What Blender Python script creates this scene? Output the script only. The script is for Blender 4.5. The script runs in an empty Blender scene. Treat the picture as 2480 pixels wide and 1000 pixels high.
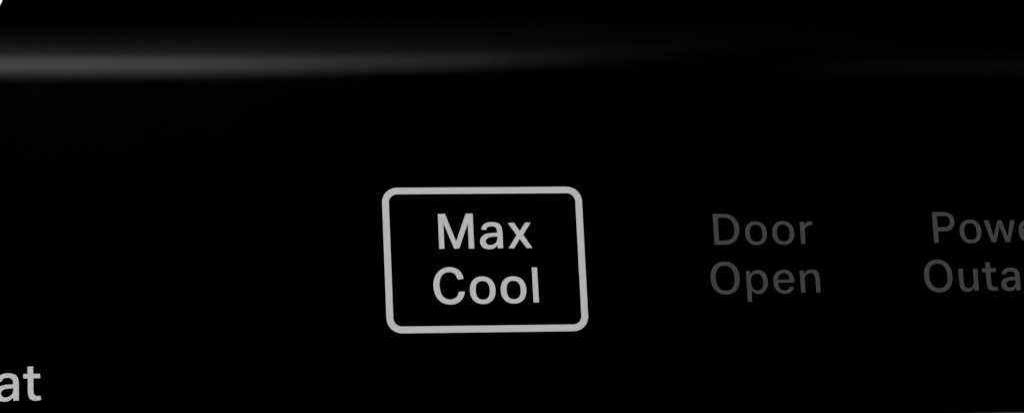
import bpy, bmesh, math
from mathutils import Matrix, Vector

MM = 0.001
scene = bpy.context.scene
COL = scene.collection

# ------------------------------------------------------------------ place of the panel
# The control panel is described in its own frame, in millimetres: x to the right, z up along
# the face, y into the panel.  The whole panel leans back from the vertical.
LEAN = math.radians(30)
PANEL = Matrix.Translation((0, 0, 0.06)) @ Matrix.Rotation(-LEAN, 4, 'X')

# ------------------------------------------------------------------ camera
cam_data = bpy.data.cameras.new('camera')
cam_data.sensor_width = 36.0
cam_data.lens = 122.789
cam_data.clip_start = 0.01
cam_data.clip_end = 50
cam = bpy.data.objects.new('camera', cam_data)
COL.objects.link(cam)
ax = [(0.988865, -0.141352, -0.046528), (0.00738, -0.2657, 0.964027), (-0.148629, -0.953637, -0.261699)]
m = Matrix.Identity(4)
for i in range(3):
    for j in range(3):
        m[j][i] = ax[i][j]
m.translation = Vector((-37.7169, -241.9993, -66.4099)) * MM
cam.matrix_world = PANEL @ m
scene.camera = cam

# ------------------------------------------------------------------ world: a dark studio
world = bpy.data.worlds.new('World')
scene.world = world
world.use_nodes = True
world.node_tree.nodes['Background'].inputs[0].default_value = (0, 0, 0, 1)
world.node_tree.nodes['Background'].inputs[1].default_value = 0.0

scene.view_settings.view_transform = 'Standard'
scene.view_settings.look = 'None'
scene.view_settings.exposure = 0
scene.view_settings.gamma = 1
scene.view_settings.use_curve_mapping = False


def softbox(name, az, el, dist, w, h, power, x_off=0.0, roll=0.0):
    """Rectangular lamp; azimuth (right +) and elevation (up +) measured from the face's normal."""
    a, e = math.radians(az), math.radians(el)
    target = Vector((x_off * MM, 0, 5 * MM))
    d = Vector((math.sin(a) * math.cos(e), -math.cos(a) * math.cos(e), math.sin(e)))
    L = bpy.data.lights.new(name, 'AREA')
    L.shape = 'RECTANGLE'
    L.size, L.size_y = w, h
    L.energy = power
    o = bpy.data.objects.new(name, L)
    COL.objects.link(o)
    q = d.to_track_quat('Z', 'Y').to_matrix().to_4x4()
    q = q @ Matrix.Rotation(math.radians(roll), 4, 'Z')
    q.translation = target + d * dist
    o.matrix_world = PANEL @ q
    return o


def graded_softbox(name, u0, u1, v0, v1, peak, ramp_u, ramp_v, lift=0.0, el=38.0, dist=0.5):
    """Area lamp whose emission is graded by curves to shape its reflection.  It hangs square to the
    direction `el` above the face's normal; u (right) and v (up) are mm in the diffuser's plane."""
    e = math.radians(el)
    d = Vector((0, -math.cos(e), math.sin(e)))
    q = d.to_track_quat('Z', 'Y').to_matrix().to_4x4()
    right, up = q.col[0].xyz, q.col[1].xyz
    L = bpy.data.lights.new(name, 'AREA')
    L.shape = 'RECTANGLE'
    L.size, L.size_y = (u1 - u0) * MM, (v1 - v0) * MM
    L.energy = peak * math.pi * L.size * L.size_y
    o = bpy.data.objects.new(name, L)
    COL.objects.link(o)
    q.translation = Vector((0, 0, 5 * MM)) + d * dist + right * (u0 + u1) / 2 * MM + up * (v0 + v1) / 2 * MM
    o.matrix_world = PANEL @ q
    L.use_nodes = True
    nt = L.node_tree
    em = nt.nodes['Emission']
    g = nt.nodes.new('ShaderNodeNewGeometry')
    sp = nt.nodes.new('ShaderNodeSeparateXYZ')
    nt.links.new(g.outputs['Parametric'], sp.inputs[0])

    def op(kind, a, b=None):
        n = nt.nodes.new('ShaderNodeMath')
        n.operation = kind
        for i, v in enumerate((a, b)):
            if v is None:
                continue
            if isinstance(v, (int, float)):
                n.inputs[i].default_value = v
            else:
                nt.links.new(v, n.inputs[i])
        return n.outputs[0]

    def curve(fac, stops, lo, hi):
        n = nt.nodes.new('ShaderNodeFloatCurve')
        c = n.mapping.curves[0]
        pts = [((p - lo) / (hi - lo), v) for p, v in stops]
        c.points[0].location = pts[0]
        c.points[1].location = pts[-1]
        for p in pts[1:-1]:
            c.points.new(*p)
        for p in c.points:
            p.handle_type = 'AUTO_CLAMPED'
        n.mapping.update()
        nt.links.new(fac, n.inputs['Value'])
        return n.outputs[0]

    pu, pv = sp.outputs[PU], sp.outputs[PV]
    if FLIPU:
        pu = op('SUBTRACT', 1.0, pu)
    if FLIPV:
        pv = op('SUBTRACT', 1.0, pv)
    fu = curve(pu, ramp_u, u0, u1)
    k = op('MAXIMUM', op('DIVIDE', op('ADD', op('MULTIPLY', pu, float(u1 - u0)), u0 + 35.0), 135.0), 0.0)
    pv = op('SUBTRACT', pv, op('MULTIPLY', op('POWER', k, 3.0), lift / (v1 - v0)))
    fv = curve(pv, ramp_v, v0, v1)
    nt.links.new(op('MAXIMUM', op('MULTIPLY', fu, fv), 0.0), em.inputs['Strength'])
    return o


PU, PV, FLIPU, FLIPV = 0, 1, False, False
# soft key light from the left, far from the mirror direction of the face
softbox('key_softbox', -52, -4, 0.95, 0.45, 0.45, 10.45)
# overhead softbox whose reflection runs along the rolled top edge and, by its graded emission, dies out to the right
graded_softbox('overhead_softbox', -260, 140, -176, 264, 1.65,
               [(-260, 1.0), (-35, 1.0), (-8, .88), (18, .64), (36, .43), (54, .31), (66, .25), (76, .15), (91, .068), (100, .045), (109, .022), (125, 0), (140, 0)],
               [(-176, 0), (-172, .06), (-155, .26), (-137, .49), (-117, .76), (-74, 1), (-46, .83), (-17, .47), (3, .28), (26, .175), (50, .125), (85, .085), (167, .025), (264, 0)],
               lift=72)
# weak second softbox further right
graded_softbox('side_softbox', 120, 340, -176, 40, 0.135,
               [(120, 0), (147, .22), (174, .40), (192, .6), (260, 1), (340, 1)],
               [(-176, 0), (-160, .3), (-115, .9), (-85, 1), (-50, .6), (0, .2), (40, 0)])
# faint broad lamp added above to lift the upper part of the rolled edge
graded_softbox('upper_fill_lamp', -150, 210, 10, 330, 0.035,
               [(-150, 0), (-35, .1), (20, .6), (70, 1), (110, .8), (160, .25), (210, 0)],
               [(10, 0), (60, 1), (170, .8), (260, .35), (330, 0)], dist=0.52)
# lamp on the white backdrop behind the panel
L = bpy.data.lights.new('backdrop_lamp', 'AREA')
L.shape = 'RECTANGLE'
L.size, L.size_y = 0.5, 0.08
L.energy = 8
o = bpy.data.objects.new('backdrop_lamp', L)
COL.objects.link(o)
o.location = (-0.05, 0.10, -0.14)
o.rotation_euler = (Vector((-0.05, 0.30, 0.07)) - o.location).to_track_quat('-Z', 'Y').to_euler()

# ------------------------------------------------------------------ materials
def principled(name):
    mt = bpy.data.materials.new(name)
    mt.use_nodes = True
    return mt, mt.node_tree, mt.node_tree.nodes['Principled BSDF']


def black_gloss():
    mt, nt, b = principled('black_gloss')
    b.inputs['Base Color'].default_value = (0.0, 0.0, 0.0, 1)
    b.inputs['IOR'].default_value = 1.46
    tc = nt.nodes.new('ShaderNodeTexCoord')
    n = nt.nodes.new('ShaderNodeTexNoise')
    n.inputs['Scale'].default_value = 260
    n.inputs['Detail'].default_value = 3
    r = nt.nodes.new('ShaderNodeMapRange')
    r.inputs['To Min'].default_value = ROUGH - 0.01
    r.inputs['To Max'].default_value = ROUGH + 0.01
    nt.links.new(tc.outputs['Object'], n.inputs['Vector'])
    nt.links.new(n.outputs['Fac'], r.inputs['Value'])
    nt.links.new(r.outputs['Result'], b.inputs['Roughness'])
    # very faint orange peel of the moulded surface
    n2 = nt.nodes.new('ShaderNodeTexNoise')
    n2.inputs['Scale'].default_value = 420
    n2.inputs['Detail'].default_value = 2
    bp = nt.nodes.new('ShaderNodeBump')
    bp.inputs['Strength'].default_value = 0.03
    bp.inputs['Distance'].default_value = 0.0002
    nt.links.new(tc.outputs['Object'], n2.inputs['Vector'])
    nt.links.new(n2.outputs['Fac'], bp.inputs['Height'])
    nt.links.new(bp.outputs['Normal'], b.inputs['Normal'])
    return mt


def matte(name, v, rough=0.9, spec=0.0, grain=0.0):
    mt, nt, b = principled(name)
    b.inputs['Roughness'].default_value = rough
    b.inputs['Specular IOR Level'].default_value = spec
    tc = nt.nodes.new('ShaderNodeTexCoord')
    n = nt.nodes.new('ShaderNodeTexNoise')
    n.inputs['Scale'].default_value = 2500
    n.inputs['Detail'].default_value = 3
    r = nt.nodes.new('ShaderNodeMapRange')
    r.inputs['To Min'].default_value = v * (1 - grain)
    r.inputs['To Max'].default_value = v * (1 + grain)
    nt.links.new(tc.outputs['Object'], n.inputs['Vector'])
    nt.links.new(n.outputs['Fac'], r.inputs['Value'])
    nt.links.new(r.outputs['Result'], b.inputs['Base Color'])
    return mt


ROUGH = 0.085
BLACK = black_gloss()
INK = {'light': matte('light_grey_ink', 0.60, grain=0.015), 'dim': matte('dark_grey_ink', 0.0685, grain=0.02)}
TRIM = matte('dark_grey_plastic', 0.08, rough=0.55, spec=0.2, grain=0.05)
WHITE = matte('white_paper', 0.88, grain=0.01)


# ------------------------------------------------------------------ helpers
def link(name, mesh, mat, parent=None):
    o = bpy.data.objects.new(name, mesh)
    COL.objects.link(o)
    if mat:
        mesh.materials.append(mat)
    if parent:
        o.parent = parent
    return o


def smooth_contour(pts, n=6):
    """Closed outline: points flagged 1 are corners, runs of others are a smooth curve through them."""
    pts = [(Vector((x, z)), c) for x, z, c in pts]
    k = len(pts)
    res = []
    for i in range(k):
        p1, c1 = pts[i]
        p2, c2 = pts[(i + 1) % k]
        res.append(p1)
        if c1 and c2:
            continue
        p0 = pts[i - 1][0] if not c1 else p1 * 2 - p2
        p3 = pts[(i + 2) % k][0] if not c2 else p2 * 2 - p1
        d0 = max((p1 - p0).length, 1e-5) ** 0.5
        d1 = max((p2 - p1).length, 1e-5) ** 0.5
        d2 = max((p3 - p2).length, 1e-5) ** 0.5
        t1 = ((p1 - p0) / d0 - (p2 - p0) / (d0 + d1) + (p2 - p1) / d1) * d1
        t2 = ((p2 - p1) / d1 - (p3 - p1) / (d1 + d2) + (p3 - p2) / d2) * d1
        for s in range(1, n):
            t = s / n
            h = (2 * t**3 - 3 * t**2 + 1, t**3 - 2 * t**2 + t, -2 * t**3 + 3 * t**2, t**3 - t**2)
            res.append(p1 * h[0] + t1 * h[1] + p2 * h[2] + t2 * h[3])
    return res


def oval(cx, cz, a, b, n, seg=64):
    r = []
    for i in range(seg):
        t = 2 * math.pi * i / seg
        c, s = math.cos(t), math.sin(t)
        r.append(Vector((cx + a * math.copysign(abs(c) ** (2 / n), c), cz + b * math.copysign(abs(s) ** (2 / n), s))))
    return r


def rounded_rect(x0, x1, z0, z1, r, seg=12):
    out = []
    for cx, cz, a0 in ((x1 - r, z1 - r, 0), (x0 + r, z1 - r, 90), (x0 + r, z0 + r, 180), (x1 - r, z0 + r, 270)):
        for i in range(seg + 1):
            a = math.radians(a0 + 90 * i / seg)
            out.append(Vector((cx + r * math.cos(a), cz + r * math.sin(a))))
    return out


INK_T = 0.02      # printed ink film, mm


def ink_mesh(name, contours):
    """Filled outline (with holes) in the face's plane as a thin film of ink."""
    cu = bpy.data.curves.new(name, 'CURVE')
    cu.dimensions = '2D'
    cu.fill_mode = 'BOTH'
    cu.extrude = INK_T / 2
    cu.offset = -0.018      # the ink draws in a little at its edges
    for c in contours:
        sp = cu.splines.new('POLY')
        sp.points.add(len(c) - 1)
        for i, p in enumerate(c):
            sp.points[i].co = (p.x, p.y, 0, 1)
        sp.use_cyclic_u = True
    tmp = bpy.data.objects.new(name, cu)
    me = bpy.data.meshes.new_from_object(tmp)
    bpy.data.objects.remove(tmp)
    bpy.data.curves.remove(cu)
    me.name = name
    # curve plane (x, y) -> face plane (x, z), sitting just proud of the face
    for v in me.vertices:
        x, y, z = v.co
        v.co = (x * MM, (-INK_T / 2 - z - 0.004) * MM, y * MM)
    me.update()
    return me


# ------------------------------------------------------------------ backdrop
bm = bmesh.new()
vs = [bm.verts.new(c) for c in ((-0.9, 0.30, -0.25), (0.9, 0.30, -0.25), (0.9, 0.30, 0.33), (-0.9, 0.30, 0.33))]
f = bm.faces.new(vs)
ex = bmesh.ops.extrude_face_region(bm, geom=[f])
for v in ex['geom']:
    if isinstance(v, bmesh.types.BMVert):
        v.co.y += 0.004
bmesh.ops.recalc_face_normals(bm, faces=bm.faces[:])
me = bpy.data.meshes.new('backdrop')
bm.to_mesh(me)
backdrop = link('backdrop', me, WHITE)
backdrop['kind'] = 'structure'
backdrop['label'] = 'plain white studio backdrop behind the black panel'

# ------------------------------------------------------------------ control panel
panel = bpy.data.objects.new('control_panel', None)
panel.empty_display_size = 0.02
COL.objects.link(panel)
panel.matrix_world = PANEL
panel['label'] = 'glossy black appliance control panel with grey printed wording and rounded top edge'
panel['category'] = 'control panel'

Z_LOW, Z_ROLL, R_ROLL = -15.80, 9.15, 12.0
X_RIGHT, DEPTH = 75.0, 26.0


def profile():
    """(y, z, arc length) up the face and over the rolled top edge."""
    pts = []
    for i in range(5):                                   # small rounded lower edge
        a = math.radians(90 * (1 - i / 4))
        pts.append((0.05 * (1 - math.cos(a)), Z_LOW + 0.05 * (1 - math.sin(a))))
    for i in range(1, 17):
        pts.append((0.0, Z_LOW + 0.05 + (Z_ROLL - Z_LOW - 0.05) * i / 16))
    # the bend starts gently and tightens to its full radius, then runs back as a flat top
    y, z, a = 0.0, Z_ROLL, 0.0
    ds, s, EASE = 0.1, 0.0, 1.2
    while a < math.radians(88):
        k = min(1.0, (s + ds / 2) / EASE) / R_ROLL
        a += k * ds
        y += math.sin(a) * ds
        z += math.cos(a) * ds
        s += ds
        pts.append((y, z))
    pts.append((DEPTH, z + 0.3))
    return pts


def left_edge(s):
    return X_LEFT + max(0.0, s - S_BEND) ** 2 / (2 * RHO)


X_LEFT, S_BEND, RHO = -40.87, -16.0, 129.0
prof = profile()
bm = bmesh.new()
rows = []
s = Z_LOW
EDGE = 0.35
for i, (y, z) in enumerate(prof):
    if i:
        s += math.hypot(y - prof[i - 1][0], z - prof[i - 1][1])
    nxt = prof[min(i + 1, len(prof) - 1)]
    prv = prof[max(i - 1, 0)]
    t = Vector((nxt[0] - prv[0], nxt[1] - prv[1])).normalized()
    nin = Vector((t.y, -t.x))          # into the body
    xl = left_edge(min(s, 40))
    row = []
    for k in range(5):                 # rounded left rim, from the side round to the front
        a = math.radians(90 * k / 4)
        row.append((xl + EDGE * (1 - math.cos(a)), EDGE * (1 - math.sin(a))))
    row += [(xl + EDGE + 0.15, 0.0), (xl + EDGE + 0.6, 0.0)]
    vr = []
    for (x, dn) in row:
        vr.append(bm.verts.new((x * MM, (y + nin.x * dn) * MM, (z + nin.y * dn) * MM)))
    for x in (-30, -15, 0, 15, 30, 45, 60, X_RIGHT):
        vr.append(bm.verts.new((x * MM, y * MM, z * MM)))
    rows.append(vr)
for r0, r1 in zip(rows, rows[1:]):
    for j in range(len(r0) - 1):
        bm.faces.new((r0[j], r0[j + 1], r1[j + 1], r1[j]))
# close the sides and the underside of the shell
back = []
for r0 in rows:
    back.append((bm.verts.new((r0[0].co.x, DEPTH * MM, r0[0].co.z)), bm.verts.new((r0[-1].co.x, DEPTH * MM, r0[-1].co.z))))
for i in range(len(rows) - 1):
    bm.faces.new((rows[i][0], rows[i + 1][0], back[i + 1][0], back[i][0]))
    bm.faces.new((rows[i][-1], back[i][1], back[i + 1][1], rows[i + 1][-1]))
    bm.faces.new((back[i][0], back[i + 1][0], back[i + 1][1], back[i][1]))
bm.faces.new(rows[0][::-1] + [back[0][0], back[0][1]])
for fc in bm.faces:
    fc.smooth = True
bmesh.ops.recalc_face_normals(bm, faces=bm.faces[:])
for e in bm.edges:
    if len(e.link_faces) == 2 and e.calc_face_angle(0) > 0.6:
        e.smooth = False
me = bpy.data.meshes.new('face')
bm.to_mesh(me)
face = link('face', me, BLACK, panel)

# grey plastic trim under the face
bm = bmesh.new()
bmesh.ops.create_cube(bm, size=1)
for v in bm.verts:
    v.co = Vector(((X_LEFT + 0.5 if v.co.x < 0 else X_RIGHT) * MM, (-0.02 if v.co.y < 0 else DEPTH) * MM,
                   (Z_LOW - 9 if v.co.z < 0 else Z_LOW - 0.01) * MM))
bmesh.ops.bevel(bm, geom=bm.edges[:], offset=0.00006, segments=3, affect='EDGES', profile=0.5)
for fc in bm.faces:
    fc.smooth = True
me = bpy.data.meshes.new('lower_trim')
bm.to_mesh(me)
trim = link('lower_trim', me, TRIM, panel)
trim['label'] = 'grey trim strip along the lower edge of the panel'

# printed outline round the button
frame = link('button_outline', ink_mesh('button_outline', [
    rounded_rect(-9.498, 5.190, -9.360, 1.479, 1.13),
    rounded_rect(-9.498 + 0.525, 5.190 - 0.525, -9.360 + 0.535, 1.479 - 0.525, 0.62)]), INK['light'], panel)
frame['label'] = 'light grey rounded rectangle outline printed round two words'

# ------------------------------------------------------------------ lettering (mm)
# outlines of the letters, origin at the left end of the baseline; (x, z, corner)
GLYPHS = {
    'M': [
        [(0.004, 2.638, 1), (0.547, 2.641, 1), (1.269, 0.595, 1), (2.036, 2.644, 1), (2.577, 2.651, 1), (2.585, 0, 1), (2.158, -0.003, 1), (2.157, 1.803, 1), (1.485, 0.011, 1), (1.099, 0.003, 1), (0.415, 1.829, 1), (0.411, 0.002, 1), (0, -0.001, 1)],
    ],
    'a': [
        [(1.695, -0, 1), (1.698, 0.433, 1), (1.705, 1.052, 0), (1.697, 1.3, 0), (1.675, 1.498, 0), (1.611, 1.685, 0), (1.474, 1.86, 0), (1.272, 1.953, 0), (1.056, 1.992, 0), (0.851, 1.996, 0), (0.631, 1.966, 0), (0.397, 1.869, 0), (0.226, 1.709, 0), (0.107, 1.432, 1), (0.496, 1.367, 1), (0.563, 1.52, 0), (0.676, 1.606, 0), (0.847, 1.644, 0), (1.052, 1.637, 0), (1.17, 1.577, 0), (1.245, 1.465, 0), (1.271, 1.303, 0), (1.271, 1.199, 1), (1.068, 1.194, 0), (0.777, 1.169, 0), (0.509, 1.119, 0), (0.287, 1.015, 0), (0.11, 0.856, 0), (0.031, 0.695, 0), (0, 0.547, 0), (0.028, 0.362, 0), (0.116, 0.163, 0), (0.278, 0.026, 0), (0.48, -0.043, 0), (0.672, -0.067, 0), (0.891, -0.042, 0), (1.063, 0.031, 0), (1.188, 0.128, 0), (1.272, 0.209, 1), (1.284, -0.001, 1)],
        [(1.296, 0.889, 1), (1.102, 0.876, 0), (0.884, 0.861, 0), (0.688, 0.818, 0), (0.552, 0.74, 0), (0.475, 0.642, 0), (0.451, 0.543, 0), (0.478, 0.432, 0), (0.558, 0.332, 0), (0.676, 0.281, 0), (0.833, 0.285, 0), (0.98, 0.321, 0), (1.116, 0.401, 0), (1.206, 0.512, 0), (1.261, 0.647, 0)],
    ],
    'x': [
        [(0.028, 1.936, 1), (0.512, 1.944, 1), (0.905, 1.329, 1), (1.319, 1.944, 1), (1.76, 1.948, 1), (1.165, 1.026, 1), (1.801, 0.013, 1), (1.354, 0.002, 1), (0.874, 0.691, 1), (0.439, 0.003, 1), (0, -0, 1), (0.64, 1.005, 1)],
    ],
    'C': [
        [(2.246, 1.81, 1), (2.202, 2.041, 0), (2.106, 2.257, 0), (1.95, 2.458, 0), (1.731, 2.614, 0), (1.524, 2.693, 0), (1.285, 2.726, 0), (1.014, 2.708, 0), (0.74, 2.615, 0), (0.479, 2.458, 0), (0.259, 2.215, 0), (0.112, 1.94, 0), (0.032, 1.665, 0), (0, 1.39, 0), (0.022, 1.052, 0), (0.093, 0.746, 0), (0.216, 0.454, 0), (0.401, 0.222, 0), (0.663, 0.036, 0), (0.928, -0.053, 0), (1.197, -0.078, 0), (1.467, -0.059, 0), (1.741, 0.038, 0), (1.988, 0.219, 0), (2.164, 0.462, 0), (2.265, 0.721, 0), (2.297, 0.898, 1), (1.823, 0.894, 1), (1.768, 0.681, 0), (1.641, 0.498, 0), (1.425, 0.369, 0), (1.214, 0.326, 0), (1.005, 0.359, 0), (0.8, 0.462, 0), (0.628, 0.648, 0), (0.534, 0.909, 0), (0.486, 1.2, 0), (0.482, 1.446, 0), (0.516, 1.69, 0), (0.592, 1.935, 0), (0.736, 2.148, 0), (0.951, 2.275, 0), (1.208, 2.312, 0), (1.446, 2.279, 0), (1.621, 2.154, 0), (1.719, 1.984, 0), (1.785, 1.763, 1)],
    ],
    'l': [
        [(0, 2.643, 1), (0.413, 2.642, 1), (0.434, 0.003, 1), (0.003, -0.003, 1)],
    ],
    't': [
        [(0.303, 2.458, 1), (0.73, 2.46, 1), (0.733, 1.936, 1), (1.212, 1.933, 1), (1.216, 1.587, 1), (0.737, 1.578, 1), (0.732, 0.784, 1), (0.742, 0.577, 0), (0.793, 0.431, 0), (0.901, 0.346, 0), (1.041, 0.331, 0), (1.214, 0.362, 1), (1.267, 0.038, 1), (1.037, -0.017, 0), (0.796, -0.025, 0), (0.596, 0.028, 0), (0.456, 0.125, 0), (0.358, 0.313, 0), (0.312, 0.583, 0), (0.308, 0.916, 1), (0.31, 1.58, 1), (0.009, 1.58, 1), (0, 1.93, 1), (0.302, 1.934, 1)],
    ],
    'D': [
        [(0, 2.365, 1), (0.824, 2.358, 1), (1.061, 2.339, 0), (1.295, 2.279, 0), (1.523, 2.139, 0), (1.714, 1.937, 0), (1.866, 1.66, 0), (1.941, 1.349, 0), (1.947, 1.074, 0), (1.883, 0.765, 0), (1.757, 0.491, 0), (1.573, 0.269, 0), (1.325, 0.117, 0), (1.048, 0.023, 0), (0.776, 0.002, 1), (0.014, -0.002, 1)],
        [(0.39, 2.034, 1), (0.838, 2.048, 1), (1.04, 2.019, 0), (1.271, 1.913, 0), (1.429, 1.733, 0), (1.53, 1.456, 0), (1.561, 1.146, 0), (1.527, 0.871, 0), (1.426, 0.631, 0), (1.245, 0.444, 0), (1.002, 0.353, 0), (0.729, 0.335, 1), (0.39, 0.324, 1)],
    ],
    'r': [
        [(0.003, 1.7, 1), (0.341, 1.697, 1), (0.346, 1.479, 1), (0.464, 1.61, 0), (0.642, 1.712, 0), (0.815, 1.738, 0), (0.992, 1.719, 1), (0.935, 1.398, 1), (0.758, 1.407, 0), (0.601, 1.36, 0), (0.456, 1.247, 0), (0.376, 1.075, 0), (0.354, 0.92, 1), (0.345, 0.006, 1), (0, -0.001, 1)],
    ],
    'p': [
        [(0.002, 1.702, 1), (0.33, 1.699, 1), (0.356, 1.479, 1), (0.478, 1.622, 0), (0.671, 1.729, 0), (0.928, 1.764, 0), (1.162, 1.717, 0), (1.373, 1.578, 0), (1.527, 1.354, 0), (1.603, 1.062, 0), (1.61, 0.772, 0), (1.534, 0.448, 0), (1.382, 0.194, 0), (1.166, 0.008, 0), (0.907, -0.067, 0), (0.657, -0.02, 0), (0.478, 0.084, 0), (0.356, 0.195, 1), (0.338, -0.647, 1), (0, -0.65, 1)],
        [(0.348, 0.939, 0), (0.4, 1.212, 0), (0.547, 1.395, 0), (0.789, 1.471, 0), (1.024, 1.428, 0), (1.165, 1.255, 0), (1.234, 1.015, 0), (1.242, 0.793, 0), (1.19, 0.52, 0), (1.051, 0.317, 0), (0.808, 0.224, 0), (0.575, 0.281, 0), (0.434, 0.443, 0), (0.365, 0.683, 0)],
    ],
    'e': [
        [(1.592, 0.767, 1), (1.596, 0.973, 0), (1.556, 1.23, 0), (1.436, 1.471, 0), (1.246, 1.661, 0), (1.031, 1.749, 0), (0.828, 1.769, 0), (0.553, 1.72, 0), (0.306, 1.586, 0), (0.123, 1.382, 0), (0.021, 1.126, 0), (0, 0.921, 0), (0.02, 0.613, 0), (0.104, 0.356, 0), (0.275, 0.132, 0), (0.503, -0.014, 0), (0.804, -0.068, 0), (1.078, -0.031, 0), (1.325, 0.103, 0), (1.474, 0.29, 0), (1.548, 0.477, 1), (1.208, 0.481, 1), (1.138, 0.345, 0), (0.995, 0.244, 0), (0.806, 0.205, 0), (0.623, 0.255, 0), (0.462, 0.386, 0), (0.389, 0.558, 0), (0.369, 0.763, 1)],
        [(0.363, 1.02, 1), (0.436, 1.242, 0), (0.601, 1.428, 0), (0.809, 1.495, 0), (1.011, 1.458, 0), (1.155, 1.337, 0), (1.213, 1.182, 0), (1.218, 1.011, 1)],
    ],
    'n': [
        [(0, 1.694, 1), (0.337, 1.691, 1), (0.339, 1.478, 1), (0.46, 1.604, 0), (0.655, 1.722, 0), (0.914, 1.764, 0), (1.15, 1.734, 0), (1.345, 1.605, 0), (1.451, 1.415, 0), (1.478, 1.175, 0), (1.48, 0.918, 1), (1.48, 0.003, 1), (1.136, -0.003, 1), (1.14, 1.058, 1), (1.108, 1.23, 0), (1.024, 1.402, 0), (0.859, 1.473, 0), (0.669, 1.434, 0), (0.474, 1.323, 0), (0.386, 1.186, 0), (0.356, 0.998, 1), (0.347, -0.001, 1), (0.001, -0, 1)],
    ],
    'P': [
        [(0, 2.36, 1), (0.837, 2.361, 1), (1.078, 2.341, 0), (1.314, 2.259, 0), (1.509, 2.111, 0), (1.632, 1.919, 0), (1.683, 1.692, 0), (1.656, 1.449, 0), (1.556, 1.206, 0), (1.385, 1.017, 0), (1.169, 0.914, 0), (0.889, 0.872, 1), (0.382, 0.876, 1), (0.363, 0.002, 1), (0, -0.001, 1)],
        [(0.385, 2.026, 1), (0.949, 2.036, 1), (1.12, 2.003, 0), (1.249, 1.887, 0), (1.31, 1.713, 0), (1.297, 1.504, 0), (1.22, 1.331, 0), (1.075, 1.238, 0), (0.882, 1.212, 1), (0.381, 1.206, 1)],
    ],
    'w': [
        [(0, 1.716, 1), (0.392, 1.713, 1), (0.671, 0.509, 1), (1.058, 1.7, 1), (1.381, 1.701, 1), (1.738, 0.517, 1), (2.032, 1.706, 1), (2.391, 1.71, 1), (1.912, 0.001, 1), (1.548, 0.004, 1), (1.194, 1.218, 1), (0.851, 0.01, 1), (0.486, -0, 1)],
    ],
    'u': [
        [(0, 1.7, 1), (0.363, 1.704, 1), (0.363, 0.875, 1), (0.376, 0.53, 0), (0.423, 0.357, 0), (0.603, 0.242, 0), (0.795, 0.267, 0), (0.976, 0.368, 0), (1.075, 0.522, 0), (1.114, 0.66, 1), (1.111, 1.696, 1), (1.474, 1.699, 1), (1.456, 0.008, 1), (1.111, 0.005, 1), (1.107, 0.205, 1), (0.952, 0.076, 0), (0.769, -0.043, 0), (0.525, -0.074, 0), (0.289, -0.013, 0), (0.114, 0.154, 0), (0.03, 0.396, 0), (0.012, 0.672, 1)],
    ],
    'g': [
        [(1.608, 1.702, 1), (1.28, 1.699, 1), (1.254, 1.479, 1), (1.132, 1.622, 0), (0.939, 1.729, 0), (0.682, 1.764, 0), (0.448, 1.717, 0), (0.237, 1.578, 0), (0.083, 1.354, 0), (0.007, 1.062, 0), (0, 0.772, 0), (0.076, 0.448, 0), (0.228, 0.194, 0), (0.444, 0.008, 0), (0.703, -0.067, 0), (0.953, -0.02, 0), (1.132, 0.084, 0), (1.254, 0.195, 1), (1.25, 0, 1), (1.24, -0.2, 0), (1.11, -0.38, 0), (0.8, -0.44, 0), (0.52, -0.37, 0), (0.38, -0.22, 1), (0.05, -0.25, 1), (0.16, -0.5, 0), (0.4, -0.67, 0), (0.8, -0.74, 0), (1.2, -0.67, 0), (1.5, -0.45, 0), (1.61, -0.1, 0), (1.61, 0.1, 1)],
        [(1.262, 0.939, 0), (1.21, 1.212, 0), (1.063, 1.395, 0), (0.821, 1.471, 0), (0.586, 1.428, 0), (0.445, 1.255, 0), (0.376, 1.015, 0), (0.368, 0.793, 0), (0.42, 0.52, 0), (0.559, 0.317, 0), (0.802, 0.224, 0), (1.035, 0.281, 0), (1.176, 0.443, 0), (1.245, 0.683, 0)],
    ],
}

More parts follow.
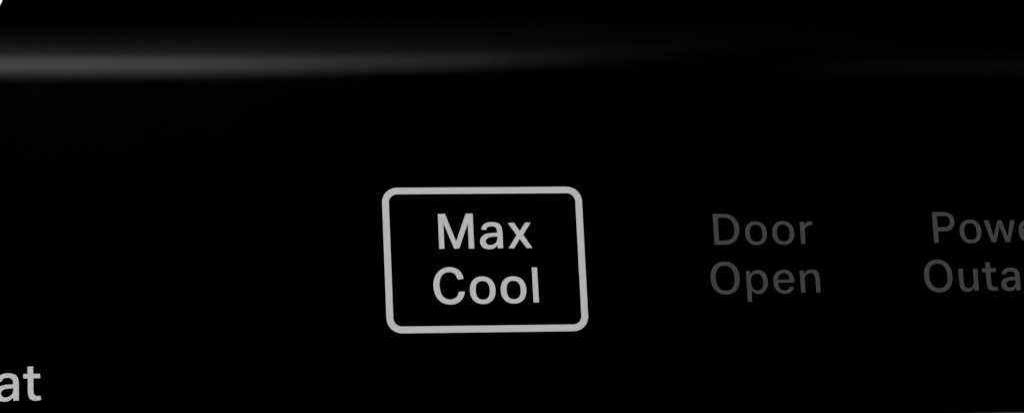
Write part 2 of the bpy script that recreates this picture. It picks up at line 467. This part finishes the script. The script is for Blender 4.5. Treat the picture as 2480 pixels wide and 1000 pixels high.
WORDS = [   # word part: what it says, ink, letters (glyph, x mm, baseline z mm, scale)
    ('grey word Max inside the outlined box', 'light', [('M', -5.475, -3.147, 1.0), ('a', -2.479, -3.144, 1.0), ('x', -0.426, -3.155, 1.0)]),
    ('grey word Cool inside the outlined box', 'light', [('C', -6.013, -7.200, 1.0), ('oval', [(-2.43, -6.232, 0.948, 1.04, 2.2), (-2.427, -6.234, 0.494, 0.671, 2.45)]), ('oval', [(-0.181, -6.234, 0.951, 1.029, 2.2), (-0.174, -6.235, 0.496, 0.665, 2.45)]), ('l', 1.215, -7.199, 1.0)]),
    ('dim dark grey word Door', 'dim', [('D', 14.802, -3.030, 1.0), ('oval', [(17.973, -2.164, 0.827, 0.911, 2.2), (17.977, -2.173, 0.466, 0.627, 2.4)]), ('oval', [(20.015, -2.166, 0.835, 0.914, 2.2), (20.02, -2.169, 0.465, 0.626, 2.4)]), ('r', 21.288, -3.022, 1.0)]),
    ('dim dark grey word Open', 'dim', [('oval', [(15.453, -5.524, 1.091, 1.246, 2.2), (15.452, -5.531, 0.693, 0.922, 2.3)]), ('p', 17.017, -6.697, 1.0), ('e', 19.011, -6.697, 1.0), ('n', 21.034, -6.697, 1.0)]),
    ('dim dark grey word Power at the right', 'dim', [('P', 31.345, -3.025, 1.0), ('oval', [(34.179, -2.176, 0.834, 0.921, 2.2), (34.18, -2.18, 0.461, 0.629, 2.4)]), ('w', 35.242, -3.032, 1.0), ('e', 37.864, -3.027, 1.0), ('r', 39.90, -3.022, 1.0)]),
    ('dim dark grey word Outage at the right', 'dim', [('oval', [(31.456, -5.536, 1.082, 1.249, 2.2), (31.457, -5.528, 0.685, 0.913, 2.3)]), ('u', 32.998, -6.700, 1.0), ('t', 34.800, -6.697, 0.8877), ('a', 36.164, -6.697, 0.8749), ('g', 38.03, -6.697, 1.0), ('e', 40.02, -6.697, 1.0)]),
    ('light grey letters at, the end of a word at the lower left', 'light', [('a', -37.289, -13.829, 0.9990), ('t', -35.309, -13.829, 1.0)]),
]

for text, ink, letters in WORDS:
    word = bpy.data.objects.new('printed_word', None)
    word.empty_display_size = 0.003
    COL.objects.link(word)
    word.parent = panel
    word['label'] = text
    for L in letters:
        if L[0] == 'oval':
            cs = [oval(*o) for o in L[1]]
        else:
            g, x0, z0, k = L
            cs = [[Vector((x0 + p.x * k, z0 + p.y * k)) for p in smooth_contour(c)] for c in GLYPHS[g]]
        link('letter', ink_mesh('letter', cs), INK[ink], word)
